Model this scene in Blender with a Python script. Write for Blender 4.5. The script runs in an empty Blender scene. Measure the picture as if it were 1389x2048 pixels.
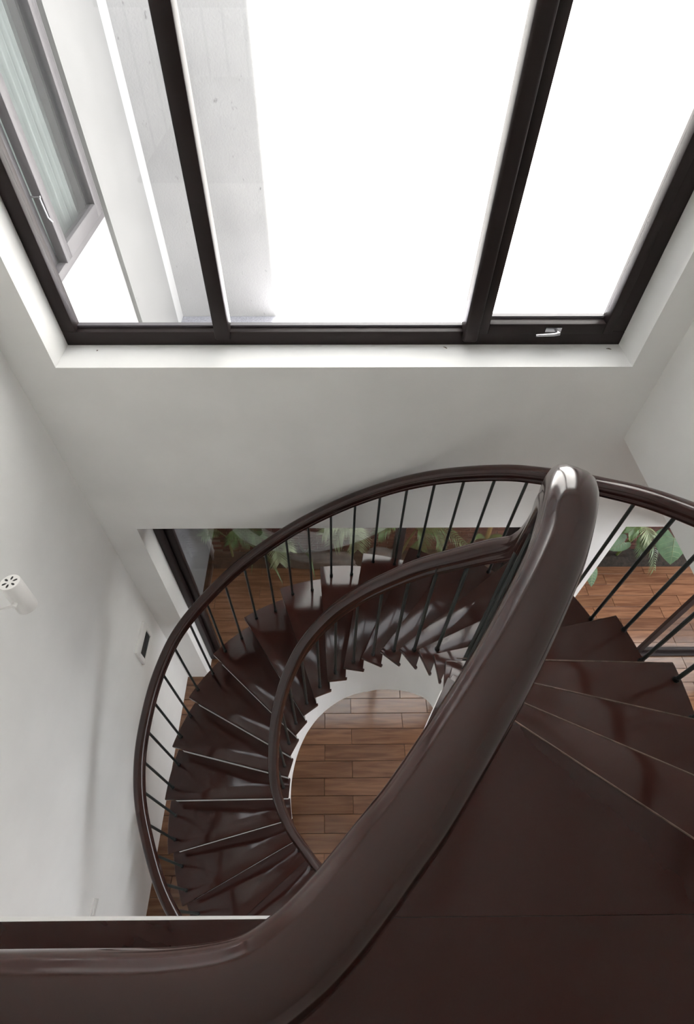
import bpy, bmesh, math, random
from mathutils import Vector, Matrix
random.seed(7)
R = math.radians
scene = bpy.context.scene
COL = scene.collection

# ------------------------------------------------------------------ camera
CAMZ = 5.7
cd = bpy.data.cameras.new('camera'); cam = bpy.data.objects.new('camera', cd); COL.objects.link(cam)
right = Vector((0.99996, -0.007943, 0.003661)); down = Vector((-0.003682, -0.762084, -0.647467)); fwd = Vector((0.007933, 0.647429, -0.762084))
m = Matrix.Identity(4)
for r_ in range(3):
    m[r_][0] = right[r_]; m[r_][1] = -down[r_]; m[r_][2] = -fwd[r_]
m[2][3] = CAMZ
cam.matrix_world = m
cd.sensor_fit = 'HORIZONTAL'; cd.sensor_width = 36; cd.lens = 1046.63 / 1389 * 36
cd.shift_x = (694.5 - 672.315) / 1389; cd.shift_y = -(1024 - 971.05) / 1389
cd.clip_start = 0.02; cd.clip_end = 200
scene.camera = cam

# ------------------------------------------------------------------ world, sun, exposure
w = bpy.data.worlds.new('sky'); scene.world = w; w.use_nodes = True
bg = w.node_tree.nodes['Background']; bg.inputs[0].default_value = (0.95, 0.97, 1.0, 1); bg.inputs[1].default_value = 2.1
sd = bpy.data.lights.new('sun', 'SUN'); sd.energy = 40.0; sd.angle = R(1.2); sd.color = (1, 0.97, 0.92)
sun = bpy.data.objects.new('sun', sd); COL.objects.link(sun)
sun.rotation_euler = Vector((0.386, 1.0, -2.2)).to_track_quat('-Z', 'Y').to_euler(); sun.location = (-3, -6, 16)
vs = scene.view_settings
vs.view_transform = 'Standard'; vs.look = 'None'; vs.gamma = 1; vs.use_curve_mapping = False; vs.exposure = 1.5
scene.cycles.max_bounces = 14; scene.cycles.diffuse_bounces = 8; scene.cycles.glossy_bounces = 4; scene.cycles.transparent_max_bounces = 16
scene.cycles.use_denoising = True

# ------------------------------------------------------------------ helpers
class MB:
    def __init__(s): s.v = []; s.f = []
    def add(s, vs_, fs): 
        o = len(s.v); s.v += [tuple(p) for p in vs_]; s.f += [tuple(i + o for i in f) for f in fs]; return s
    def box(s, x0, x1, y0, y1, z0, z1):
        return s.add([(x0,y0,z0),(x1,y0,z0),(x1,y1,z0),(x0,y1,z0),(x0,y0,z1),(x1,y0,z1),(x1,y1,z1),(x0,y1,z1)],
                     [(0,3,2,1),(4,5,6,7),(0,1,5,4),(1,2,6,5),(2,3,7,6),(3,0,4,7)])
    def prism(s, poly, z0, z1):
        n = len(poly)
        return s.add([(p[0],p[1],z0) for p in poly] + [(p[0],p[1],z1) for p in poly],
                     [tuple(reversed(range(n))), tuple(range(n, 2*n))] + [(i, (i+1) % n, n+(i+1) % n, n+i) for i in range(n)])
    def tube(s, pts, rad, n=8, cap=True):
        pts = [Vector(p) for p in pts]; k = len(pts); rads = rad if isinstance(rad, (list, tuple)) else [rad]*k
        vv = []; ff = []; ref = Vector((0.31, 0.2, 0.93))
        for i, p in enumerate(pts):
            t = (pts[min(i+1, k-1)] - pts[max(i-1, 0)]).normalized()
            if abs(t.dot(ref)) > 0.97: ref = Vector((0.95, 0.1, 0.2))
            a = t.cross(ref).normalized(); b = t.cross(a)
            for j in range(n):
                q = 2*math.pi*j/n; vv.append(p + (a*math.cos(q) + b*math.sin(q))*rads[i])
        for i in range(k-1):
            for j in range(n):
                ff.append((i*n+j, i*n+(j+1) % n, (i+1)*n+(j+1) % n, (i+1)*n+j))
        if cap: ff += [tuple(reversed(range(n))), tuple(range((k-1)*n, k*n))]
        return s.add(vv, ff)
    def sweep(s, pts, prof):
        pts = [Vector(p) for p in pts]; k = len(pts); n = len(prof); vv = []; ff = []
        for i, p in enumerate(pts):
            t = (pts[min(i+1, k-1)] - pts[max(i-1, 0)]).normalized()
            sd_ = t.cross(Vector((0, 0, 1))).normalized(); nn = sd_.cross(t)
            for a, b in prof: vv.append(p + sd_*a + nn*b)
        for i in range(k-1):
            for j in range(n): ff.append((i*n+j, i*n+(j+1) % n, (i+1)*n+(j+1) % n, (i+1)*n+j))
        ff += [tuple(reversed(range(n))), tuple(range((k-1)*n, k*n))]
        return s.add(vv, ff)
    def mesh(s, name, mat, smooth=False, bevel=0, seg=2, angle=None):
        me = bpy.data.meshes.new(name); me.from_pydata(s.v, [], s.f); me.update()
        bm = bmesh.new(); bm.from_mesh(me)
        bmesh.ops.recalc_face_normals(bm, faces=bm.faces)
        if bevel:
            es = [e for e in bm.edges if len(e.link_faces) == 2 and e.calc_face_angle(0) > R(30)]
            bmesh.ops.bevel(bm, geom=es, offset=bevel, segments=seg, affect='EDGES', profile=0.5, clamp_overlap=True)
        if smooth or bevel:
            for f in bm.faces: f.smooth = True
            for e in bm.edges:
                if len(e.link_faces) == 2 and e.calc_face_angle(0) > R(angle or 35): e.smooth = False
        bm.to_mesh(me); bm.free()
        if mat: me.materials.append(mat)
        return me
    def obj(s, name, mat, parent=None, **k):
        return link(name, s.mesh(name, mat, **k), parent)
def link(name, me, parent=None):
    o = bpy.data.objects.new(name, me); COL.objects.link(o)
    if parent: o.parent = parent
    return o
def empty(name, loc=(0,0,0)):
    o = bpy.data.objects.new(name, None); COL.objects.link(o); o.location = loc; o.empty_display_size = 0.1; return o
def tag(o, label, cat, group=None):
    o['label'] = label; o['category'] = cat
    if group: o['group'] = group
    return o
def struct(o, label=None):
    o['kind'] = 'structure'
    if label: o['label'] = label
    return o
def box_obj(name, mat, b, parent=None, **k): return MB().box(*b).obj(name, mat, parent, **k)
def catmull(pts, n):
    pts = [Vector(p) for p in pts]; out = []
    P = [pts[0]*2 - pts[1]] + pts + [pts[-1]*2 - pts[-2]]
    for i in range(1, len(P)-2):
        for j in range(n):
            t = j/n; a, b, c, d = P[i-1:i+3]
            out.append(0.5*((2*b) + (c-a)*t + (2*a-5*b+4*c-d)*t*t + (3*b-a-3*c+d)*t**3))
    out.append(pts[-1]); return out
def smooth_pts(pts, it):
    pts = [Vector(p) for p in pts]
    for _ in range(it): pts = [pts[0]] + [pts[i]*0.5 + (pts[i-1]+pts[i+1])*0.25 for i in range(1, len(pts)-1)] + [pts[-1]]
    return pts

# ------------------------------------------------------------------ materials
def nt(name):
    ma = bpy.data.materials.new(name); ma.use_nodes = True; t = ma.node_tree
    return ma, t, t.nodes['Principled BSDF']
def mat(name, col, rough=0.5, noise=0.0, nscale=8, bump=0, bscale=60, metal=0, coat=0, spec=0.5, stretch=(1,1,1), col2=None):
    ma, t, b = nt(name); N = t.nodes; L = t.links
    b.inputs['Roughness'].default_value = rough; b.inputs['Metallic'].default_value = metal
    b.inputs['Coat Weight'].default_value = coat; b.inputs['Coat Roughness'].default_value = 0.08; b.inputs['Specular IOR Level'].default_value = spec
    b.inputs['Base Color'].default_value = (*col, 1)
    if noise or bump:
        tc = N.new('ShaderNodeTexCoord'); mp = N.new('ShaderNodeMapping'); mp.inputs['Scale'].default_value = stretch
        L.new(tc.outputs['Object'], mp.inputs[0])
    if noise:
        nz = N.new('ShaderNodeTexNoise'); nz.inputs['Scale'].default_value = nscale; nz.inputs['Detail'].default_value = 6
        L.new(mp.outputs[0], nz.inputs['Vector'])
        rp = N.new('ShaderNodeValToRGB'); c2 = col2 or tuple(c*(1-noise) for c in col)
        rp.color_ramp.elements[0].color = (*c2, 1); rp.color_ramp.elements[1].color = (*[min(1, c*(1+noise*0.6)) for c in col], 1)
        rp.color_ramp.elements[0].position = 0.3; rp.color_ramp.elements[1].position = 0.7
        L.new(nz.outputs[0], rp.inputs[0]); L.new(rp.outputs[0], b.inputs['Base Color'])
    if bump:
        n2 = N.new('ShaderNodeTexNoise'); n2.inputs['Scale'].default_value = bscale; n2.inputs['Detail'].default_value = 5
        L.new(mp.outputs[0], n2.inputs['Vector'])
        bp = N.new('ShaderNodeBump'); bp.inputs['Strength'].default_value = bump; bp.inputs['Distance'].default_value = 0.01
        L.new(n2.outputs[0], bp.inputs['Height']); L.new(bp.outputs[0], b.inputs['Normal'])
    return ma
def glass_mat(name, tint=(1, 1, 1), refl=0.05, k=0.8):
    ma = bpy.data.materials.new(name); ma.use_nodes = True; t = ma.node_tree; N = t.nodes; L = t.links
    N.remove(N['Principled BSDF'])
    tr = N.new('ShaderNodeBsdfTransparent'); tr.inputs[0].default_value = (*tint, 1)
    gl = N.new('ShaderNodeBsdfGlossy'); gl.inputs['Roughness'].default_value = 0.02
    lw = N.new('ShaderNodeLayerWeight'); lw.inputs[0].default_value = 0.25
    ml = N.new('ShaderNodeMath'); ml.operation = 'MULTIPLY_ADD'; ml.inputs[1].default_value = k; ml.inputs[2].default_value = refl
    mx = N.new('ShaderNodeMixShader')
    L.new(lw.outputs['Fresnel'], ml.inputs[0]); L.new(ml.outputs[0], mx.inputs[0]); L.new(tr.outputs[0], mx.inputs[1]); L.new(gl.outputs[0], mx.inputs[2])
    L.new(mx.outputs[0], N['Material Output'].inputs[0]); return ma
def wood_mat(name, c1, c2, rough, scale=(2, 18, 18), coat=0.0, perobj=0.25, rnoise=0.1, bump=0.02, spec=0.5):
    ma, t, b = nt(name); N = t.nodes; L = t.links
    tc = N.new('ShaderNodeTexCoord'); oi = N.new('ShaderNodeObjectInfo')
    mul = N.new('ShaderNodeVectorMath'); mul.operation = 'SCALE'; mul.inputs['Scale'].default_value = 37.0
    cmb = N.new('ShaderNodeCombineXYZ')
    for i in range(3): L.new(oi.outputs['Random'], cmb.inputs[i])
    L.new(cmb.outputs[0], mul.inputs[0])
    add = N.new('ShaderNodeVectorMath'); add.operation = 'ADD'; L.new(tc.outputs['Object'], add.inputs[0]); L.new(mul.outputs[0], add.inputs[1])
    mp = N.new('ShaderNodeMapping'); mp.inputs['Scale'].default_value = scale; L.new(add.outputs[0], mp.inputs[0])
    nz = N.new('ShaderNodeTexNoise'); nz.inputs['Scale'].default_value = 1.0; nz.inputs['Detail'].default_value = 8; nz.inputs['Distortion'].default_value = 0.6
    L.new(mp.outputs[0], nz.inputs['Vector'])
    rp = N.new('ShaderNodeValToRGB'); rp.color_ramp.elements[0].color = (*c2, 1); rp.color_ramp.elements[1].color = (*c1, 1)
    rp.color_ramp.elements[0].position = 0.35; rp.color_ramp.elements[1].position = 0.68; L.new(nz.outputs[0], rp.inputs[0])
    hs = N.new('ShaderNodeHueSaturation'); L.new(rp.outputs[0], hs.inputs['Color'])
    mr = N.new('ShaderNodeMapRange'); mr.inputs['To Min'].default_value = 1-perobj; mr.inputs['To Max'].default_value = 1+perobj
    L.new(oi.outputs['Random'], mr.inputs[0]); L.new(mr.outputs[0], hs.inputs['Value']); L.new(hs.outputs[0], b.inputs['Base Color'])
    n2 = N.new('ShaderNodeTexNoise'); n2.inputs['Scale'].default_value = 9; n2.inputs['Detail'].default_value = 4; L.new(add.outputs[0], n2.inputs['Vector'])
    m2 = N.new('ShaderNodeMapRange'); m2.inputs['To Min'].default_value = max(0.03, rough-rnoise); m2.inputs['To Max'].default_value = rough+rnoise
    L.new(n2.outputs[0], m2.inputs[0]); L.new(m2.outputs[0], b.inputs['Roughness'])
    b.inputs['Coat Weight'].default_value = coat; b.inputs['Coat Roughness'].default_value = 0.1; b.inputs['Specular IOR Level'].default_value = spec
    if bump:
        bp = N.new('ShaderNodeBump'); bp.inputs['Strength'].default_value = bump*4; bp.inputs['Distance'].default_value = 0.001
        L.new(n2.outputs[0], bp.inputs['Height']); L.new(bp.outputs[0], b.inputs['Normal'])
    return ma
WHITE = mat('white_plaster', (0.85, 0.85, 0.835), 0.7, noise=0.04, nscale=3, bump=0.03, bscale=200)
STAIRWHITE = mat('white_stair_paint', (0.80, 0.80, 0.79), 0.6)
RAILWOOD = wood_mat('lacquered_rail_wood', (0.030, 0.0080, 0.0056), (0.023, 0.0064, 0.0046), 0.17, (4, 4, 4), coat=0.2, perobj=0.0, rnoise=0.03)
TREADWOOD = wood_mat('lacquered_tread_wood', (0.042, 0.0140, 0.0108), (0.034, 0.0115, 0.0090), 0.12, (2, 2, 2), coat=0.0, perobj=0.06, rnoise=0.025, spec=0.45)
SHADEWOOD = wood_mat('shaded_landing_wood', (0.023, 0.0062, 0.0048), (0.019, 0.0052, 0.0041), 0.2, (2, 2, 2), perobj=0.04, rnoise=0.03, spec=0.35)  # darker copy of the tread wood, the landing's dimmer light in its colour
TILE = wood_mat('wood_look_tile', (0.20, 0.100, 0.054), (0.105, 0.047, 0.025), 0.13, (2.2, 26, 10), perobj=0.16, rnoise=0.03)
GROUT = mat('grout', (0.10, 0.065, 0.045), 0.9)
STEEL = mat('dark_green_steel', (0.020, 0.026, 0.024), 0.42)
COLLAR = mat('black_collar', (0.008, 0.008, 0.008), 0.4)
FRAME = mat('dark_brown_aluminium', (0.022, 0.015, 0.015), 0.4, spec=0.25)
GREYFRAME = mat('grey_window_frame', (0.095, 0.09, 0.095), 0.45)
SILVER = mat('satin_chrome', (0.42, 0.42, 0.44), 0.25, metal=1)
GLASS = glass_mat('clear_glass', refl=0.01, k=0.45)
DOORGLASS = glass_mat('door_glass', (0.92, 0.93, 0.93), refl=0.02, k=0.4)
DARKGLASS = glass_mat('dark_tinted_glass', (0.12, 0.12, 0.13), refl=0.015, k=0.10)
BRICK = wood_mat('red_brick', (0.11, 0.036, 0.024), (0.06, 0.020, 0.015), 0.85, (20, 20, 20), perobj=0.3, rnoise=0.05)
MORTAR = mat('mortar', (0.20, 0.165, 0.14), 0.9)
SOIL = mat('dark_soil', (0.022, 0.015, 0.010), 0.95, noise=0.6, nscale=30, bump=0.8, bscale=40)
STONE = mat('grey_stone', (0.13, 0.12, 0.11), 0.85, noise=0.4, nscale=9, bump=0.5, bscale=30)
GRANITE = mat('speckled_granite', (0.36, 0.36, 0.40), 0.6, noise=0.55, nscale=160)
LEAF = mat('palm_green', (0.06, 0.115, 0.032), 0.45, noise=0.4, nscale=6)
LEAFPALE = mat('pale_palm_green', (0.20, 0.24, 0.13), 0.5, noise=0.4, nscale=8)
LEAFDARK = mat('broad_leaf_green', (0.075, 0.13, 0.07), 0.32, noise=0.3, nscale=10)
STEM = mat('green_stem', (0.14, 0.17, 0.05), 0.5)
LAMPWHITE = mat('white_lamp_enamel', (0.80, 0.79, 0.77), 0.4)
DARKGREY = mat('dark_grille', (0.06, 0.06, 0.058), 0.6)
CURTAIN = mat('pale_green_curtain', (0.26, 0.30, 0.29), 0.9)
def concrete():
    ma, t, b = nt('rough_render'); N = t.nodes; L = t.links
    tc = N.new('ShaderNodeTexCoord')
    n1 = N.new('ShaderNodeTexNoise'); n1.inputs['Scale'].default_value = 1.3; n1.inputs['Detail'].default_value = 10; L.new(tc.outputs['Object'], n1.inputs['Vector'])
    rp = N.new('ShaderNodeValToRGB'); rp.color_ramp.elements[0].position = 0.3; rp.color_ramp.elements[1].position = 0.6
    rp.color_ramp.elements[0].color = (0.33, 0.33, 0.328, 1); rp.color_ramp.elements[1].color = (0.40, 0.40, 0.398, 1); L.new(n1.outputs[0], rp.inputs[0])
    # fine dark pits and vertical cracks
    vo = N.new('ShaderNodeTexNoise'); vo.inputs['Scale'].default_value = 14; vo.inputs['Detail'].default_value = 3
    mp = N.new('ShaderNodeMapping'); mp.inputs['Scale'].default_value = (1.6, 1, 0.8); L.new(tc.outputs['Object'], mp.inputs[0]); L.new(mp.outputs[0], vo.inputs['Vector'])
    r2 = N.new('ShaderNodeValToRGB'); r2.color_ramp.elements[0].position = 0.22; r2.color_ramp.elements[1].position = 0.31
    r2.color_ramp.elements[0].color = (0.55, 0.55, 0.54, 1); r2.color_ramp.elements[1].color = (1, 1, 1, 1); L.new(vo.outputs[0], r2.inputs[0])
    mx = N.new('ShaderNodeMix'); mx.data_type = 'RGBA'; mx.blend_type = 'MULTIPLY'; mx.inputs['Factor'].default_value = 1
    L.new(rp.outputs[0], mx.inputs['A']); L.new(r2.outputs[0], mx.inputs['B']); L.new(mx.outputs['Result'], b.inputs['Base Color'])
    b.inputs['Roughness'].default_value = 0.9
    n3 = N.new('ShaderNodeTexNoise'); n3.inputs['Scale'].default_value = 65; n3.inputs['Detail'].default_value = 6; L.new(tc.outputs['Object'], n3.inputs['Vector'])
    bp = N.new('ShaderNodeBump'); bp.inputs['Strength'].default_value = 0.3; bp.inputs['Distance'].default_value = 0.008
    L.new(n3.outputs[0], bp.inputs['Height']); L.new(bp.outputs[0], b.inputs['Normal']); return ma
CONCRETE = concrete()

# ------------------------------------------------------------------ room shell
XL, XR, YW, YF = -1.575, 1.661, 2.116, 2.40     # left wall, right wall, back wall inside and outside face
ZS, ZH, ZTOP, ZL = 4.11, 2.756, 7.0, 4.07        # sill, lower door head, ceiling, landing
BACK = -3.2
WX0, WX1 = -1.356, 1.493                         # upper window opening
DX0, DX1, EX0, EX1 = -1.345, 1.47, 2.042, 4.9    # lower door openings
wb = MB()
wb.box(XL-0.2, DX0, YW, YF, 0, ZH)               # left pier
wb.box(DX1, EX0, YW, YF, 0, ZH)                  # middle pier
wb.box(EX1, 5.4, YW, YF, 0, ZH)
wb.box(XL-0.2, 5.4, YW, YF, ZH, ZS)              # band between the storeys
wb.box(XL-0.2, WX0, YW, YF, ZS, 7.2)
wb.box(WX1, 5.4, YW, YF, ZS, 7.2)
wb.box(WX0, WX1, YW, YF, 6.75, 7.2)
struct(wb.obj('wall_back', WHITE))
struct(box_obj('wall_left', WHITE, (XL-0.2, XL, BACK, YW, 0, ZTOP)))
struct(box_obj('wall_right', WHITE, (XR, XR+0.2, BACK, YW, 3.612, ZTOP)))
fb = MB()                                         # far wall behind the camera
fb.box(XL-0.2, 5.4, BACK-0.2, BACK, 0, 4.2); fb.box(XL-0.2, XR+0.2, BACK-0.2, BACK, 4.2, 7.0)
struct(fb.obj('wall_rear', WHITE))
struct(box_obj('ceiling', WHITE, (XL-0.2, XR+0.2, BACK-0.2, YF, ZTOP, ZTOP+0.2)))
struct(box_obj('ceiling_side_room', WHITE, (XR+0.2, 5.4, BACK, YW, 3.612, 3.8)))
struct(box_obj('trim_beam', WHITE, (2.35, 2.55, BACK, YW, ZH, 3.612)))
sr = MB(); sr.box(5.2, 5.4, BACK, YW, 0, 1.25); sr.box(5.2, 5.4, BACK, YW, 3.5, 3.612); sr.box(5.2, 5.4, BACK, -3.0, 1.25, 3.5); sr.box(5.2, 5.4, 1.75, YW, 1.25, 3.5)  # opening out of view, added and sized to send light onto the left wall
struct(sr.obj('wall_side_room', WHITE))
struct(box_obj('wall_shade_fin', WHITE, (-4.0, XL-0.02, 1.9, YF-0.04, ZTOP+0.2, 17.0)))  # unseen fin added above the roof to cast the neighbour wall's shadow edge

# floor slab with separate wood-look tiles
fl = struct(box_obj('floor', GROUT, (XL-0.2, 5.4, BACK, 3.70, -0.15, -0.012)))
def tile_mesh(L_):
    mb = MB().box(0, L_-0.004, -0.146, 0, -0.02, 0); return mb.mesh('floor_tile', TILE, bevel=0.0015, seg=1)
TM = {}
for k in range(-11, 15):
    y = 1.871 - 0.15*k + 0.0
    if y > 3.53: continue
    x0 = (-0.078 if k % 2 else 0.193)
    if k == 0: x0 = -0.078
    x0 = -0.078 if (k % 2 == 1) else 0.193
    j0 = math.floor((XL - x0)/0.8)
    for j in range(j0, 7):
        a = x0 + 0.8*j; b = a + 0.8
        if a > 4.6: continue
        a2 = max(a, XL)
        if b - a2 < 0.03: continue
        key = round(b - a2, 3)
        if key not in TM: TM[key] = tile_mesh(key)
        o = link('floor_tile', TM[key], fl); o.location = (a2, y, 0.0)

# ------------------------------------------------------------------ spiral staircase
CX, CY, Z0, RISE = 0.0987, 0.773, 0.7525, 0.18440
A_O = [247.47, 234.27, 220.94, 207.49, 193.96, 180.35, 166.69, 152.98, 139.26, 125.53, 111.8, 98.1, 84.43, 70.81, 57.24, 43.74, 30.31, 16.96, 3.7, -9.46, -22.52, -35.47]
R_O = [1.332, 1.347, 1.359, 1.367, 1.374, 1.378, 1.38, 1.381, 1.38, 1.378, 1.375, 1.372, 1.368, 1.365, 1.361, 1.359, 1.357, 1.357, 1.358, 1.36, 1.365, 1.372]
A_I = [260.0, 244.0, 227.95, 210.53, 194.63, 179.97, 166.29, 153.37, 140.97, 128.92, 117.04, 105.18, 93.21, 81.03, 68.55, 55.7, 42.46, 28.78, 14.69, 0.2, -16.5, -33.5]
R_I = [0.45, 0.445, 0.44, 0.434, 0.433, 0.438, 0.448, 0.46, 0.473, 0.485, 0.495, 0.5, 0.501, 0.497, 0.487, 0.472, 0.451, 0.426, 0.397, 0.365, 0.335, 0.315]
NT = len(A_O)                                     # index 0 = lowest tread, last = landing nosing
def lerp(arr, t):
    i = max(0, min(len(arr)-2, int(math.floor(t)))); u = t - i; return arr[i]*(1-u) + arr[i+1]*u
def pin(t, dr=0): a = R(lerp(A_I, t)); r = lerp(R_I, t)+dr; return Vector((CX+r*math.cos(a), CY+r*math.sin(a)))
def pout(t, dr=0): a = R(lerp(A_O, t)); r = lerp(R_O, t)+dr; return Vector((CX+r*math.cos(a), CY+r*math.sin(a)))
def zt(t): return Z0 + RISE*(t-3)
def angle_index(arr, ang):
    for i in range(len(arr)-1):
        if arr[i] >= ang >= arr[i+1]: return i + (arr[i]-ang)/(arr[i]-arr[i+1])
    return 0 if ang > arr[0] else len(arr)-1 + (arr[-1]-ang)/13.0
def back_dir(i):                                  # unit vector pointing towards the ascending side of nosing i
    d = (pout(i) - pin(i)).normalized(); return Vector((d.y, -d.x))
stair = empty('spiral_staircase', (CX, CY, 0)); OFF = Vector((CX, CY, 0))
tag(stair, 'dark lacquered wooden spiral staircase on a white curved concrete body', 'staircase')
def rel(mb): mb.v = [(x-CX, y-CY, z) for x, y, z in mb.v]; return mb
TH = 0.032
for i in range(NT-1):
    bd = back_dir(i+1); poly = []
    n = 7
    poly += [pin(i), pout(i)]
    poly += [pout(i + j/n) for j in range(1, n+1)]
    poly += [pout(i+1) + bd*0.026, pin(i+1) + bd*0.026]
    mb = MB().prism([(p.x, p.y) for p in poly], zt(i)-TH, zt(i))
    rel(mb).obj('tread', TREADWOOD, stair, bevel=0.005, seg=2)
# white body: risers, inner and outer cheeks, helical soffit
def Dz(t):
    xs = [0, 8, 9, 11.7, 13.5, 15, 17.5, 21]; ys = [.5, .48, .49, .585, .645, .625, .53, .5]
    for k in range(len(xs)-1):
        if xs[k] <= t <= xs[k+1]: u = (t-xs[k])/(xs[k+1]-xs[k]); return ys[k]*(1-u)+ys[k+1]*u
    return .5
body = MB(); NS = 8
def soff(t): return max(0.0, zt(t) - Dz(t))
for i in range(NT-1):
    rows = []
    for j in range(NS+1):
        t = i + j/NS; bd = back_dir(i)*(1-j/NS) + back_dir(i+1)*(j/NS)
        a = pin(t, 0.010) + bd*0.018; b = pout(t, -0.05) + bd*0.018
        rows.append((a, b, zt(i)-TH+0.001, soff(t)))
    vv = []
    for a, b, zt_, zs in rows: vv += [(a.x, a.y, zt_), (b.x, b.y, zt_), (b.x, b.y, zs), (a.x, a.y, zs)]
    ff = []
    for j in range(NS):
        o = 4*j; ff += [(o, o+1, o+5, o+4), (o+1, o+2, o+6, o+5), (o+2, o+3, o+7, o+6), (o+3, o, o+4, o+7)]
    ff += [(3, 2, 1, 0), (4*NS, 4*NS+1, 4*NS+2, 4*NS+3)]
    body.add(vv, ff)
rel(body).obj('stair_body', STAIRWHITE, stair, smooth=True, angle=20)

# ------------------------------------------------------------------ landing
RZ = 5.14                                          # level rail, centre line height
level = [(0.3252, 0.4463), (0.299, 0.389), (0.2699, 0.3374), (0.2164, 0.2588), (0.1655, 0.1905), (0.0856, 0.0928), (0.0501, 0.056), (0.015, 0.0202), (-0.0114, -0.0035), (-0.0326, -0.0185), (-0.0671, -0.0355), (-0.1265, -0.0426), (-0.2, -0.0429), (-0.4, -0.043), (-0.8, -0.043), (-1.2, -0.043), (XL+0.002, -0.043)]
edge = []
lv = catmull([(x, y, 0) for x, y in level], 6)
lv = [p for p in lv if p.x < 0.33]
for k, p in enumerate(lv):                        # well edge of the landing, a hand's breadth outside the rail line
    t = (lv[min(k+1, len(lv)-1)] - lv[max(k-1, 0)]).normalized(); nrm = Vector((t.y, -t.x, 0))
    q = p + nrm*0.048; edge.append((q.x, q.y))
TI, TO = pin(21), pout(21)
EY = 0.022
edge = [e for e in edge if e[1] > EY + 0.006]
e_end = (edge[-1][0]-0.025, EY)
slab_poly = [(TI.x, TI.y)] + edge + [e_end, (XL, EY+0.007), (XL, BACK), (XR, BACK), (XR, TO.y), (TO.x, TO.y)]
bd18 = back_dir(21)*0.035
slab_poly[0] = (TI.x+bd18.x, TI.y+bd18.y); slab_poly[-1] = (TO.x+bd18.x, TO.y+bd18.y); slab_poly[-2] = (XR, TO.y+bd18.y)
slab_poly = [(x, y+0.006) if abs(y-EY) < 0.02 else (x, y) for x, y in slab_poly]
ld = struct(MB().prism(slab_poly, 3.70, ZL-0.036).obj('floor_landing', WHITE))
# top winder board with curved edge, then straight boards
top = [(TI.x, TI.y)] + edge + [e_end]
xr_ = TO.x + 0.02
top += [(xr_, EY), (TO.x, TO.y)] if TO.y > EY else [(TO.x + (TI.x-TO.x)*(EY-TO.y)/(TI.y-TO.y), EY)]
MB().prism(top, ZL-TH, ZL).obj('winder_board', SHADEWOOD, ld, bevel=0.0022)
yb = EY - 0.0003; n = 0
while yb > -1.35:
    xb = XR-0.004
    MB().box(XL+0.004, xb, yb-0.33, yb, ZL-TH, ZL).obj('floor_board', SHADEWOOD, ld, bevel=0.0005, seg=1)
    yb -= 0.3304
box_obj('floor_board', SHADEWOOD, (XL+0.004, XR-0.004, BACK, yb, ZL-TH, ZL), ld)

PALEWOOD = mat('pale_wood_edge', (0.12, 0.075, 0.055), 0.5, noise=0.6, nscale=25)  # paler brown strip along the front edge of the top nosings
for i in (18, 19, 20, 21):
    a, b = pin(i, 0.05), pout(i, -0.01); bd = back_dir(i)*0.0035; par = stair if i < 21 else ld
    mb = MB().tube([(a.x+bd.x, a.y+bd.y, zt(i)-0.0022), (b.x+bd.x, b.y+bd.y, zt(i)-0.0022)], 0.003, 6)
    (rel(mb) if i < 21 else mb).obj('pale_nosing', PALEWOOD, par, smooth=True)
# ------------------------------------------------------------------ railings
def half_profile(wd, h):
    pts = [(0, .5), (.22, .49), (.36, .44), (.455, .33), (.495, .17), (.5, .02), (.47, -.06), (.435, -.10), (.44, -.15), (.475, -.20), (.48, -.30), (.44, -.42), (.34, -.49), (.2, -.5)]
    full = pts + [(-a, b) for a, b in reversed(pts[1:])]
    return [(a*wd, b*h) for a, b in full]
PROF = half_profile(0.067, 0.082)
OUT = [(-0.55,-0.33,1.03),(-0.8,-0.16,1.24),(-.986,.068,1.466),(-1.098,.248,1.594),(-1.2,.514,1.763),(-1.242,.695,1.871),(-1.25,.887,1.981),(-1.222,1.082,2.095),(-1.172,1.277,2.206),(-1.085,1.463,2.325),(-.988,1.59,2.414),(-.848,1.713,2.52),(-.668,1.836,2.646),(-.484,1.922,2.766),(-.298,1.988,2.884),(-.117,2.028,2.995),(.052,2.045,3.101),(.204,2.050,3.191),(.413,2.033,3.317),(.606,1.987,3.434),(.779,1.915,3.544),(.932,1.829,3.647),(1.027,1.751,3.717),(1.141,1.632,3.814),(1.234,1.506,3.905),(1.315,1.391,3.986),(1.375,1.27,4.061),(1.43,1.06,4.19),(1.45,.82,4.33),(1.44,.58,4.48),(1.38,.34,4.63),(1.27,.1,4.78)]
INN = [(.07,.27,.93),(-.091,.324,1.135),(-.196,.425,1.301),(-.303,.54,1.507),(-.378,.707,1.772),(-.382,.866,2.019),(-.350,1.022,2.275),(-.280,1.157,2.519),(-.170,1.262,2.767),(-.01,1.313,3.05),(.134,1.314,3.272),(.249,1.286,3.451),(.387,1.225,3.686),(.493,1.138,3.896),(.58,1.035,4.12),(.615,.945,4.28),(.580,.86,4.52),(.515,.757,4.72),(.428,.625,4.93),(.364,.522,5.07)]
outp = smooth_pts(catmull(OUT, 6), 3)
inn_full = INN + [(x, y, RZ) for x, y in level]
innp = smooth_pts(catmull(inn_full, 6), 4)
orail = empty('stair_railing', (-1.2, 0.7, 0)); tag(orail, 'outer curved stair railing, reddish brown wooden handrail on dark green rods along the walls', 'railing')
irail = empty('stair_railing', (0, 0, 0)); tag(irail, 'inner spiral railing around the open well, rising into the thick level rail in the foreground', 'railing')
def child_sweep(name, pts, par):
    mb = MB().sweep(pts, PROF); l = par.location; mb.v = [(x-l.x, y-l.y, z-l.z) for x, y, z in mb.v]
    return mb.obj(name, RAILWOOD, par, smooth=True, angle=50)
child_sweep('handrail', outp, orail); child_sweep('handrail', innp, irail)
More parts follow.
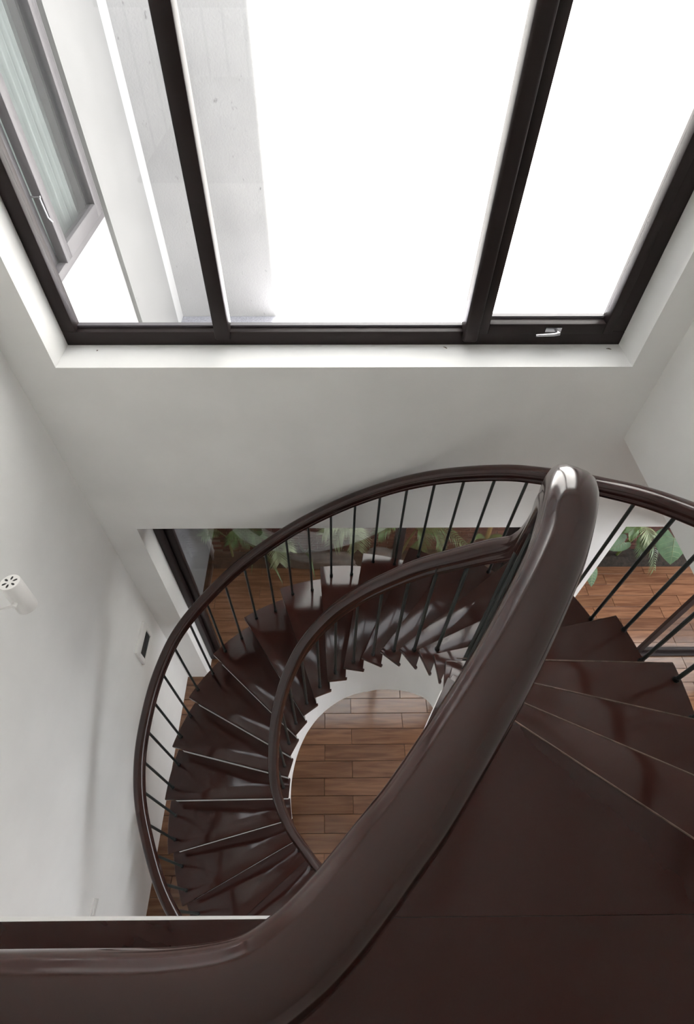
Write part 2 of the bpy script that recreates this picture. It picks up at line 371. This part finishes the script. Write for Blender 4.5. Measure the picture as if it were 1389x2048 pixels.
ROD = MB().tube([(0,0,0),(0,0,1)], 0.0085, 10).mesh('baluster', STEEL, smooth=True)
COLM = MB().tube([(0,0,0),(0,0,0.014),(0,0,0.02)], [0.0125, 0.0125, 0.009], 10).mesh('collar', COLLAR, smooth=True)
def near_z(path, x, y, lo=-9, hi=99):
    best = None
    for p in path:
        if lo <= p.z <= hi:
            d = (p.x-x)**2 + (p.y-y)**2
            if best is None or d < best[0]: best = (d, p)
    return best[1]
def baluster(par, x, y, z, ztop):
    l = par.location
    o = link('baluster', ROD, par); o.location = (x-l.x, y-l.y, z-l.z); o.scale = (1, 1, ztop-z)
    c = link('collar', COLM, o); c.scale = (1, 1, 1/(ztop-z))
for i in range(NT-1):
    z = zt(i)
    for u in (0.25, 0.755):
        p = pout(i+u, -0.055); q = near_z(outp, p.x, p.y, z+.5, z+1.15)
        d = Vector((q.x-CX, q.y-CY)).normalized(); rr = min((p-Vector((CX, CY))).length, (Vector((q.x, q.y))-Vector((CX, CY))).length+0.012)
        rr = max(rr, (Vector((q.x, q.y))-Vector((CX, CY))).length-0.02)
        a = R(lerp(A_O, i+u)); x, y = CX+rr*math.cos(a), CY+rr*math.sin(a)
        q = near_z(outp, x, y, z+.5, z+1.15); baluster(orail, x, y, z, q.z-0.02)
    p = pin(i+0.6, 0.036); q = near_z(innp, p.x, p.y, z+.45, z+1.1)
    bl = 0.4 if i < 16 else 0.8
    x, y = p.x*(1-bl)+q.x*bl, p.y*(1-bl)+q.y*bl
    if i < 19: baluster(irail, x, y, z, q.z-0.02)
acc = -0.06; prev = None
for p in catmull([(x, y, 0) for x, y in level], 12):
    if prev is not None:
        acc += (p-prev).length
        if acc > 0.115: acc = 0.0; baluster(irail, p.x, p.y, ZL, RZ-0.02)
    prev = p

# ------------------------------------------------------------------ upper window
w1 = struct(empty('window_1', (0, YW, ZS)), 'tall dark framed stairwell window with a casement on the right')
def wbox(name, m_, b, par=w1, **k):
    o_ = (par.location.x, par.location.y, par.location.z) if par.parent is None else (par.parent.location.x, par.parent.location.y, par.parent.location.z)
    return MB().box(b[0]-o_[0], b[1]-o_[0], b[2]-o_[1], b[3]-o_[1], b[4]-o_[2], b[5]-o_[2]).obj(name, m_, par, **k)
FY0, FY1 = 2.303, 2.375
wbox('frame', FRAME, (WX0, WX1, FY0, FY1, ZS, ZS+0.078), bevel=0.004)
wbox('frame', FRAME, (WX0, -1.287, FY0, FY1, ZS+0.078, 6.75), bevel=0.004)
wbox('frame', FRAME, (1.425, WX1, FY0, FY1, ZS+0.078, 6.75), bevel=0.004)
wbox('frame', FRAME, (-1.287, 1.425, FY0, FY1, 6.68, 6.75), bevel=0.004)
wbox('mullion', FRAME, (-0.589, -0.512, FY0-0.018, FY1, ZS+0.04, 6.69), bevel=0.008)
wbox('mullion', FRAME, (0.668, 0.742, FY0-0.035, FY1, ZS+0.035, 6.69), bevel=0.014, seg=3)
sash = wbox('casement', FRAME, (0.744, 0.792, FY0-0.012, FY1-0.01, ZS+0.07, 6.67), bevel=0.005)
wbox('casement_rail', FRAME, (0.792, 1.376, FY0-0.012, FY1-0.01, ZS+0.07, ZS+0.128), sash, bevel=0.005)
wbox('casement_rail', FRAME, (0.792, 1.376, FY0-0.012, FY1-0.01, 6.62, 6.67), sash, bevel=0.005)
wbox('casement_stile', FRAME, (1.376, 1.424, FY0-0.012, FY1-0.01, ZS+0.07, 6.67), sash, bevel=0.005)
for a, b, z in ((-1.287, -0.589, ZS+0.078), (-0.512, 0.668, ZS+0.078), (0.792, 1.376, ZS+0.128)):
    wbox('pane', GLASS, (a, b, 2.338, 2.344, z, 6.68 if a < 0.7 else 6.62))
    wbox('glazing_bead', GREYFRAME, (a, b, 2.345, 2.372, z, z+0.012))
hy = FY0-0.012
hd = MB()
hd.box(1.075, 1.155, hy-0.008, hy, ZS+0.088, ZS+0.112)
hd.tube([(1.13, hy, ZS+0.098), (1.13, hy-0.035, ZS+0.098)], 0.008, 8)
hd.tube([(1.138, hy-0.036, ZS+0.098), (1.11, hy-0.040, ZS+0.094), (1.02, hy-0.042, ZS+0.09)], [0.009, 0.008, 0.006], 8)
hd.v = [(x, y-YW, z-ZS) for x, y, z in hd.v]
hd.obj('handle', SILVER, sash, smooth=True)

# ------------------------------------------------------------------ lower glazed doors
d1 = struct(empty('door_1', (DX0, YW, 0)), 'dark framed sliding glass door to the planted courtyard')
d2 = struct(empty('door_2', (EX0, YW, 0)), 'dark framed sliding glass door beside the white pier')
def dbox(par, name, m_, b, **k): return wbox(name, m_, b, par, **k)
dbox(d1, 'frame', FRAME, (DX0, DX0+0.055, 2.30, 2.39, 0.03, ZH), bevel=0.004)
dbox(d1, 'frame', FRAME, (DX1-0.055, DX1, 2.30, 2.39, 0.03, ZH), bevel=0.004)
dbox(d1, 'frame', FRAME, (DX0, DX1, 2.30, 2.39, ZH-0.06, ZH-0.001), bevel=0.004)
dbox(d1, 'track', FRAME, (DX0, DX1, 2.31, 2.395, 0.0, 0.03), bevel=0.004)
def panel(par, x0, x1, y, handle=False):
    for b in ((x0, x0+0.065), (x1-0.065, x1)): dbox(par, 'stile', FRAME, (b[0], b[1], y, y+0.035, 0.031, ZH-0.06), bevel=0.004)
    dbox(par, 'rail', FRAME, (x0+0.065, x1-0.065, y, y+0.035, 0.031, 0.10), bevel=0.004)
    dbox(par, 'rail', FRAME, (x0+0.065, x1-0.065, y, y+0.035, ZH-0.12, ZH-0.06), bevel=0.004)
    dbox(par, 'pane', DOORGLASS, (x0+0.065, x1-0.065, y+0.014, y+0.02, 0.10, ZH-0.12))
panel(d1, DX0+0.056, 0.565, 2.345); panel(d1, 0.50, DX1-0.056, 2.308)
dbox(d2, 'frame', FRAME, (EX1-0.055, EX1, 2.30, 2.39, 0.03, ZH), bevel=0.004)
dbox(d2, 'frame', FRAME, (EX0, EX1, 2.30, 2.39, ZH-0.06, ZH-0.001), bevel=0.004)
dbox(d2, 'track', FRAME, (EX0, EX1, 2.31, 2.395, 0.0, 0.03), bevel=0.004)
panel(d2, 3.40, EX1-0.056, 2.345)

# ------------------------------------------------------------------ courtyard: wing, neighbour wall, brick wall
WGX = -1.5
wg = MB()
wy0, wy1, wz0, wz1 = 2.47, 3.593, 4.215, 6.2
wg.box(WGX-0.2, WGX, YF, 4.75, 2.62, wz0); wg.box(WGX-0.2, WGX, YF, 4.75, wz1, 6.9)
wg.box(WGX-0.2, WGX, YF, wy0, wz0, wz1); wg.box(WGX-0.2, WGX, wy1, 4.75, wz0, wz1)
wg.box(WGX-0.2, WGX, 3.62, 4.75, 0, 2.62)
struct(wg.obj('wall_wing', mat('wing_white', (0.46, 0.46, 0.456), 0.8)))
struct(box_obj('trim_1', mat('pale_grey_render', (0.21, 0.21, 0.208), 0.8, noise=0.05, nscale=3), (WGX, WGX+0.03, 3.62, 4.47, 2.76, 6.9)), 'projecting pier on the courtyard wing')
rm = MB(); rm.box(-3.2, -3.1, YF, 4.75, 0, 6.9); rm.box(-3.2, WGX-0.2, YF-0.02, YF+0.04, 0, 6.9); rm.box(-3.2, WGX-0.2, 4.7, 4.75, 0, 6.9); rm.box(-3.2, WGX-0.2, YF, 4.75, 6.85, 6.9); rm.box(-3.2, WGX-0.2, YF, 4.75, 2.62, 2.75)
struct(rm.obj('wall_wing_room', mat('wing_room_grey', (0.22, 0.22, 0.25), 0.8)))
w2 = struct(empty('window_2', (WGX, wy0, wz0)), 'grey framed casement window with a curtain in the courtyard wing')
def vbox(name, b, m_=GREYFRAME, **k): return wbox(name, m_, b, w2, **k)
vbox('frame', (WGX-0.08, WGX+0.012, wy0, wy1, wz0, wz0+0.05), bevel=0.004); vbox('frame', (WGX-0.08, WGX+0.012, wy0, wy1, wz1-0.05, wz1), bevel=0.004)
vbox('frame', (WGX-0.08, WGX+0.012, wy0, wy0+0.05, wz0+0.05, wz1-0.05), bevel=0.004); vbox('frame', (WGX-0.08, WGX+0.012, wy1-0.04, wy1, wz0+0.05, wz1-0.05), bevel=0.004)
def wsash(y0, y1, x0, x1, st, glass):
    vbox('stile', (x0, x1, y0, y0+st, wz0+0.045, wz1-0.05), bevel=0.004); vbox('stile', (x0, x1, y1-st, y1, wz0+0.045, wz1-0.05), bevel=0.004)
    vbox('rail', (x0, x1, y0+st, y1-st, wz0+0.045, wz0+0.125), bevel=0.004); vbox('rail', (x0, x1, y0+st, y1-st, wz1-0.13, wz1-0.05), bevel=0.004)
    vbox('pane', ((x0+x1)/2-0.003, (x0+x1)/2+0.003, y0+st, y1-st, wz0+0.125, wz1-0.13), glass)
wsash(2.87, wy1-0.042, WGX-0.028, WGX+0.022, 0.075, GLASS)
wsash(wy0+0.05, 2.87, WGX-0.075, WGX-0.032, 0.055, GLASS)
lt = MB().tube([(WGX+0.026, 2.845, 4.62), (WGX-0.02, 2.845, 4.62)], 0.006, 8); lt.tube([(WGX+0.02, 2.845, 4.62), (WGX+0.024, 2.845, 4.52), (WGX+0.03, 2.86, 4.49)], 0.005, 8)
lt.v = [(x-WGX, y-wy0, z-wz0) for x, y, z in lt.v]; lt.obj('latch', SILVER, w2, smooth=True)
cu = MB(); nn_ = 90
vv = []
for k in range(nn_+1):
    y = 2.78 + 0.74*k/nn_; x = WGX-0.115 + 0.026*math.sin(k*0.42) + 0.007*math.sin(k*1.7)
    vv += [(x, y, wz0+0.02), (x, y, wz1-0.02)]
cu.add(vv, [(2*k, 2*k+2, 2*k+3, 2*k+1) for k in range(nn_)])
tag(cu.obj('curtain', CURTAIN, smooth=True, angle=80), 'pale green curtain hanging in folds behind the wing window', 'curtain')
# tinted glass at the foot of the wing
w3 = struct(empty('window_3', (WGX, 2.44, 0)), 'dark tinted glass panel at the foot of the courtyard wing')
wbox('pane', DARKGLASS, (WGX-0.02, WGX-0.008, 2.46, 3.56, 0.06, 2.6), w3)
wbox('frame', GREYFRAME, (WGX-0.04, WGX+0.012, 3.56, 3.605, 0.0, 2.6), w3, bevel=0.003)
wbox('frame', FRAME, (WGX-0.04, WGX+0.008, 2.42, 2.46, 0.0, 2.6), w3, bevel=0.003)
wbox('frame', FRAME, (WGX-0.04, WGX+0.008, 2.46, 3.56, 0.0, 0.06), w3, bevel=0.003)
struct(box_obj('wall_neighbour', CONCRETE, (-3.0, 9.0, 4.75, 5.0, 2.0, 9.5)), 'rough sunlit rendered wall across the courtyard')
gw = struct(box_obj('wall_garden', MORTAR, (WGX, 9.0, 3.70, 4.75, -0.1, 2.70)), 'red brick courtyard wall behind the planter')
cop = box_obj('coping', GRANITE, (WGX, 9.0, 3.66, 4.75, 2.70, 2.765), gw, bevel=0.004)
# courses of bricks in view as pieces, the rest joined
bme = MB().box(0, 0.211, -0.012, 0.02, 0, 0.043).mesh('brick', BRICK, bevel=0.003, seg=1)
for r_ in range(0, 11):
    z = 0.06 + 0.054*r_; x = WGX + (0 if r_ % 2 else -0.11); 
    while x < 4.5:
        if x > WGX-0.005:
            o = link('brick', bme, gw); o.location = (x, 3.70, z)
        x += 0.22
rest = MB()
for r_ in range(11, 49):
    z = 0.06 + 0.054*r_; x = WGX + (0 if r_ % 2 else -0.11)
    while x < 8.8:
        if x > WGX-0.005: rest.box(x, x+0.211, 3.688, 3.72, z, z+0.043)
        x += 0.22
ro_ = rest.obj('brick_courses', BRICK, gw); ro_['kind'] = 'stuff'

# planter: soil, stones and plants
so = MB(); nx, ny = 150, 8
vv = []
for j in range(ny+1):
    for i in range(nx+1):
        x = WGX+0.01 + 6.2*i/nx; y = 3.475 + 0.208*j/ny
        h = 0.05 + 0.05*math.sin(j/ny*2.4) + random.uniform(-.014, .014) + 0.025*math.sin(x*3.1)*math.sin(x*7.7+j)
        vv.append((x, y, h if j else 0.004))
so.add(vv, [(j*(nx+1)+i, j*(nx+1)+i+1, (j+1)*(nx+1)+i+1, (j+1)*(nx+1)+i) for j in range(ny) for i in range(nx)])
sob = so.obj('soil', SOIL, smooth=True, angle=80); sob['kind'] = 'stuff'; sob['label'] = 'dark planting soil along the foot of the brick wall'
def rock(name, loc, dims, label, seed):
    rng = random.Random(seed); bm = bmesh.new(); bmesh.ops.create_icosphere(bm, subdivisions=3, radius=1)
    for v in bm.verts:
        d = v.co.normalized(); k = 0.86 + 0.12*math.sin(d.x*3+seed) * math.cos(d.y*4+seed*2) + 0.08*math.sin(d.z*5+d.x*4)
        q = Vector((math.copysign(abs(d.x)**0.65, d.x), math.copysign(abs(d.y)**0.7, d.y), math.copysign(abs(d.z)**0.6, d.z)))*k
        v.co = Vector((q.x*dims[0], q.y*dims[1], q.z*dims[2])) + Vector((rng.uniform(-.004, .004),)*3)
    me = bpy.data.meshes.new(name); bm.to_mesh(me); bm.free(); me.materials.append(STONE)
    for p in me.polygons: p.use_smooth = True
    o = link(name, me); o.location = loc; return tag(o, label, 'rock', 'stones in the planter')
rock('boulder', (-0.15, 3.53, 0.09), (0.55, 0.10, 0.15), 'long grey boulder lying along the planter edge', 3)
rock('boulder', (0.62, 3.60, 0.10), (0.22, 0.08, 0.12), 'smaller dark grey boulder beside the long one, near the door stile', 8)

def frond(par, ctrl, nl, llen, mt, wid=0.006, rs=0.005):
    """feather leaf: arching rachis through the control points with paired leaflets"""
    pts = catmull(ctrl, max(2, nl//(len(ctrl)-1))); nl = len(pts)-1
    mb = MB(); mb.tube(pts, [rs*(1-0.75*k/nl) for k in range(nl+1)], 5)
    for k in range(2, nl+1):
        t = k/nl; tg = (pts[min(k+1, nl)] - pts[k-1]).normalized(); sd_ = tg.cross(Vector((0, 0, 1)))
        sd_ = sd_.normalized() if sd_.length > 0.05 else Vector((1, 0, 0)); up = sd_.cross(tg)
        ll = llen*(0.5 + 0.6*math.sin(math.pi*min(1, t*0.8+0.12)))*random.uniform(.88, 1.1)
        for sgn in (-1, 1):
            dr = (tg*0.8 + sd_*sgn*0.8 + up*(0.22 - 0.3*t) + Vector((random.uniform(-.08,.08), random.uniform(-.08,.08), 0))).normalized(); nrm = tg.cross(dr).normalized(); wv = dr.cross(nrm).normalized()*wid
            a = pts[k]; b = a + dr*ll*0.5 + Vector((0, 0, -0.03*ll)); c = a + dr*ll + Vector((0, 0, -0.3*ll))
            mb.add([a-wv*0.4, a+wv*0.4, b+wv, b-wv, c], [(0, 1, 2, 3), (3, 2, 4)])
    l = par.location; mb.v = [(x-l.x, min(y, 3.675)-l.y, z-l.z) for x, y, z in mb.v]
    return mb.obj('frond', mt, par)
def palm(loc, stem_top, fr, label, group='courtyard palms'):
    p = empty('areca_palm', loc); tag(p, label, 'plant', group); L0 = Vector(loc)
    ends = {tuple(r[0][0]) for r in fr} | {tuple(stem_top)}
    for e in ends:
        d = Vector(e)-L0
        MB().tube([(0, 0, -0.04), d*0.5+Vector((0, 0.005, 0.03)), d], [0.016, 0.012, 0.006], 8).obj('stem', STEM, p, smooth=True)
    for ctrl, ll, mt in fr: frond(p, ctrl, 22, ll, mt)
    return p
palm((-1.25, 3.6, 0.07), (-1.25, 3.57, .5), [
  ([(-1.24,3.55,.58),(-1.32,3.45,.85),(-1.43,3.33,.93)],.15,LEAF),([(-1.24,3.58,.57),(-.95,3.45,.89),(-.78,3.3,.91)],.17,LEAF),
  ([(-1.24,3.58,.57),(-1.07,3.42,.93),(-1.12,3.26,.89)],.15,LEAF),([(-1.24,3.55,.58),(-1.07,3.5,.74),(-.94,3.36,.72)],.14,LEAF)],
  'green palm in the planter corner beside the dark tinted glass')
palm((-.72, 3.6, .08), (-.69, 3.52, .48), [([(-.69,3.5,.51),(-.63,3.36,.62),(-.6,3.22,.56)],.17,LEAFPALE),([(-.69,3.5,.51),(-.54,3.4,.69),(-.48,3.28,.70)],.13,LEAFPALE)],
  'small pale feathery palm behind the long grey boulder')
palm((.24, 3.62, .08), (.21, 3.52, .9), [([(.21,3.5,.91),(.1,3.4,.93),(.02,3.3,.82)],.19,LEAFPALE),([(.21,3.5,.91),(.27,3.38,.9),(.29,3.28,.73)],.19,LEAFPALE),([(.21,3.5,.91),(0,3.4,1.0),(-.1,3.33,.95)],.14,LEAFPALE)],
  'palm with whitish drooping fronds left of the door stile')
palm((.86, 3.62, .08), (.98, 3.52, .8), [([(.72,3.5,.88),(.62,3.42,.96),(.52,3.34,.94)],.14,LEAF),([(.98,3.5,.82),(1.21,3.42,.95),(1.5,3.32,.76)],.15,LEAF),([(.98,3.5,.82),(1.03,3.4,.81),(.99,3.3,.67)],.17,LEAF),([(.98,3.5,.82),(1.16,3.4,.87),(1.25,3.3,.75)],.13,LEAF)],
  'bright green palm right of the door stile')
palm((3.62, 3.61, .08), (3.6, 3.52, .7), [([(3.56,3.5,.86),(3.54,3.38,.91),(3.61,3.3,.77)],.16,LEAFPALE),([(3.6,3.5,.72),(3.68,3.33,.71),(3.78,3.2,.40)],.15,LEAF),([(3.56,3.5,.86),(3.41,3.42,.94),(3.32,3.36,.91)],.13,LEAF),([(3.6,3.5,.72),(3.59,3.36,.64),(3.62,3.3,.52)],.11,LEAF)],
  'dark green palm beside the large heart-shaped leaf')
def strap(par, base, tip, up, wd, mt):
    b = Vector(base); t_ = Vector(tip); mb = MB(); vv = []; n = 12; sd_ = (t_-b).cross(Vector((0, 0, 1))).normalized()
    for k in range(n+1):
        t = k/n; p = b.lerp(t_, t) + Vector((0, 0, up*4*t*(1-t))); w_ = wd*(0.6+0.4*math.sin(math.pi*min(1, t+.25)))*(1-t**4)
        vv += [p-sd_*w_ + Vector((0,0,.25*w_)), p, p+sd_*w_ + Vector((0,0,.25*w_))]
    for k in range(n):
        o = 3*k; mb.f += [(o, o+1, o+4, o+3), (o+1, o+2, o+5, o+4)]
    l = par.location; mb.v = [tuple(Vector(p)-l) for p in vv]
    return mb.obj('leaf', mt, par, smooth=True, angle=80)
st = tag(empty('strap_plant', (-0.88, 3.6, 0.08)), 'strap-leaved plant with a long arching blade hanging over the paving', 'plant', 'strap-leaved plants')
for tip, up, wd in (((-.56,3.0,.43),.2,.028),((-.94,3.15,.38),.22,.02),((-1.05,3.5,.5),.1,.02)): strap(st, (-0.88, 3.6, 0.08), tip, up, wd, LEAF)
st3 = tag(empty('strap_plant', (-.34, 3.6, .1)), 'spiky strap-leaved plant rising behind the long grey boulder', 'plant', 'strap-leaved plants')
for tip, up, wd in (((-.52,3.45,.75),.06,.018),((-.14,3.45,.76),.06,.018),((-.43,3.4,.72),.08,.018),((-.19,3.4,.62),.08,.018),((-.19,3.05,.42),.25,.024)): strap(st3, (-.34, 3.6, .1), tip, up, wd, LEAF)
st2 = tag(empty('strap_plant', (1.87, 3.62, 0.08)), 'young plant with a yellowish stalk against the brick wall left of the white pier', 'plant', 'strap-leaved plants')
MB().tube([(0,0,-.03),(.01,-.01,.4),(-.01,-.02,.9)], [.03,.03,.022], 8).obj('stem', mat('yellow_stalk', (.30,.20,.06), .6), st2, smooth=True)
for tip, up, wd in (((1.62,3.48,.52),.1,.04),((2.12,3.46,.52),.1,.04)): strap(st2, (1.87,3.6,.45), tip, up, wd, LEAF)
def broad_leaf(par, c, tip, nrm, wd, mt):
    """heart-shaped leaf with ribs: c is the stalk point, tip the pointed end"""
    c = Vector(c); tip = Vector(tip); ax = tip-c; L_ = ax.length; ax.normalize(); nrm = Vector(nrm).normalized(); sd_ = ax.cross(nrm).normalized(); nrm = sd_.cross(ax)
    prof = [(-.30, .22), (-.34, .42), (-.22, .58), (0, .64), (.25, .60), (.5, .47), (.75, .27), (.92, .09), (1, 0.0)]
    def pt(a, b): return c + ax*a*L_ + sd_*b*wd - nrm*(0.30*wd*(b*b) + 0.10*L_*max(0, a)**2)
    vv = []; ff = []; m_ = len(prof)
    for sgn in (1, -1):
        o = len(vv)
        for k, (a, b) in enumerate(prof):
            for q in range(4):
                u = q/3; a0 = max(0, a) if a > 0 else 0
                vv.append(pt(a0 + (a-a0)*u, sgn*b*u))
        for k in range(m_-1):
            for q in range(3): ff.append((o+4*k+q, o+4*k+q+1, o+4*k+4+q+1, o+4*k+4+q))
    mb = MB(); l = par.location; mb.add([tuple(p-l) for p in vv], ff)
    lf = mb.obj('leaf', mt, par, smooth=True, angle=70)
    vm = MB()
    vm.tube([pt(0, 0)-l+nrm*.003, pt(.5, 0)-l+nrm*.003, pt(1, 0)-l+nrm*.002], [.004, .003, .001], 5)
    for a in (-.15, .08, .28, .48, .66):
        for sgn in (1, -1): vm.tube([pt(max(0, a), 0)-l+nrm*.003, pt(a+.08, sgn*.25)-l+nrm*.004, pt(a+.16, sgn*(.5-.45*max(0, a)))-l+nrm*.004], [.0022, .0018, .001], 4)
    vm.obj('vein', LEAFPALE, lf)
def broad(loc, leaves, label):
    p = tag(empty('broadleaf_plant', loc), label, 'plant', 'broad-leaved plants by the brick wall')
    for c, tip, nr, wd in leaves:
        broad_leaf(p, c, tip, nr, wd, LEAFDARK)
        a = Vector(loc); b = Vector(c); MB().tube([(0,0,-.03), (b-a)*0.55+Vector((0,.03,.1)), b-a], [.009,.007,.005], 6).obj('stalk', STEM, p, smooth=True)
    return p
broad((3.98, 3.6, .08), [((3.84,3.32,.86),(3.87,3.13,.58),(-.15,-.75,.6),.30)], 'plant with one large pale green heart-shaped leaf beside the beam')
broad((3.2, 3.6, .08), [((3.35,3.36,.72),(3.19,3.30,.64),(.1,-.75,.7),.16),((2.95,3.07,.55),(2.96,2.95,.42),(0,-.7,.7),.11)], 'low plant with two small glossy ribbed leaves next to the white pier')

# ------------------------------------------------------------------ wall fittings
sp = tag(empty('wall_spotlight', (XL, 1.16, 3.56)), 'white cylindrical spotlight on a bracket arm on the left wall', 'spotlight')
ax0 = Vector((0.155, 0.018, 0.105)); ax1 = Vector((0.165, -0.008, -0.075))
def scyl(a, b, r0, r1, n=28): return MB().tube([a, a.lerp(b, .03), a.lerp(b, .97), b], [r0*0.95, r0, r1, r1*0.96], n)
shell = scyl(ax0, ax1, .045, .045).obj('lamp_body', LAMPWHITE, sp, smooth=True)
dd = (ax0-ax1).normalized(); u_ = dd.cross(Vector((1,0,0))).normalized(); v_ = dd.cross(u_)
for k in range(6):
    a = k*math.pi/3; c = ax0 + dd*0.0008 + (u_*math.cos(a)+v_*math.sin(a))*0.022; t_ = (u_*math.cos(a)+v_*math.sin(a))*0.011; s_ = dd.cross(t_).normalized()*0.0045
    MB().add([c-t_, c-t_*.3+s_, c+t_*.6+s_, c+t_, c+t_*.6-s_, c-t_*.3-s_] + [p-dd*.002 for p in (c-t_, c-t_*.3+s_, c+t_*.6+s_, c+t_, c+t_*.6-s_, c-t_*.3-s_)], [(0,1,2,3,4,5)] + [(i, 6+i, 6+(i+1)%6, (i+1)%6) for i in range(6)]).obj('vent_slot', COLLAR, shell)
MB().tube([(0.0,-.05,.0),(0.018,-.05,.0)], .04, 24).obj('wall_plate', LAMPWHITE, sp, smooth=True)
mid = ax0.lerp(ax1, .5)
MB().tube([(0.015,-.05,0),(0.09,-.056,0.0),(mid.x, mid.y-.056, mid.z)], .006, 8).obj('bracket_arm', LAMPWHITE, sp, smooth=True)
MB().tube([(mid.x, mid.y-.062, mid.z),(mid.x, mid.y-.04, mid.z)], .012, 14).obj('pivot', LAMPWHITE, sp, smooth=True)
vt = tag(empty('wall_vent', (XL, 1.825, 1.55)), 'white framed wall vent with a dark grille on the left wall beside the stair', 'vent')
for b in ((0,.022,-.137,.137,.03,.118),(0,.022,-.137,.137,-.118,-.105),(0,.022,-.137,-.10,-.105,.03),(0,.022,.10,.137,-.105,.03)): MB().box(*b).obj('frame', LAMPWHITE, vt, bevel=.002)
box_obj('grille_back', DARKGREY, (.001,.004,-.10,.10,-.105,.03), vt)
for k in range(6): box_obj('slat', DARKGREY, (.004,.015,-.10,.10,-.10+.022*k,-.094+.022*k), vt)
sw = tag(empty('light_switch', (XL, .118, 1.287)), 'narrow white light switch low on the left wall above the landing edge', 'switch')
box_obj('plate', LAMPWHITE, (0,.009,-.055,.055,-.042,.042), sw, bevel=.002); box_obj('rocker', LAMPWHITE, (.009,.014,-.03,.012,-.018,.018), sw, bevel=.001)
# small debris on the sill
BR = mat('dry_brown', (.12,.08,.05), .8)
for (x, y, a, L_, lab) in ((.585,2.275,-.7,.022,'tiny bent nail lying on the white window sill below the round mullion'),(1.425,2.262,-.3,.024,'tiny dry leaf scrap in the right corner of the window sill'),(-1.19,2.255,.9,.008,'dark speck on the left end of the window sill')):
    o = MB().tube([(-L_/2,0,.0022),(0,.002,.0034),(L_/2,0,.0022)], [.0012,.0022,.0014], 6).obj('debris', BR); o.location = (x, y, ZS); o.rotation_euler.z = a; tag(o, lab, 'debris')
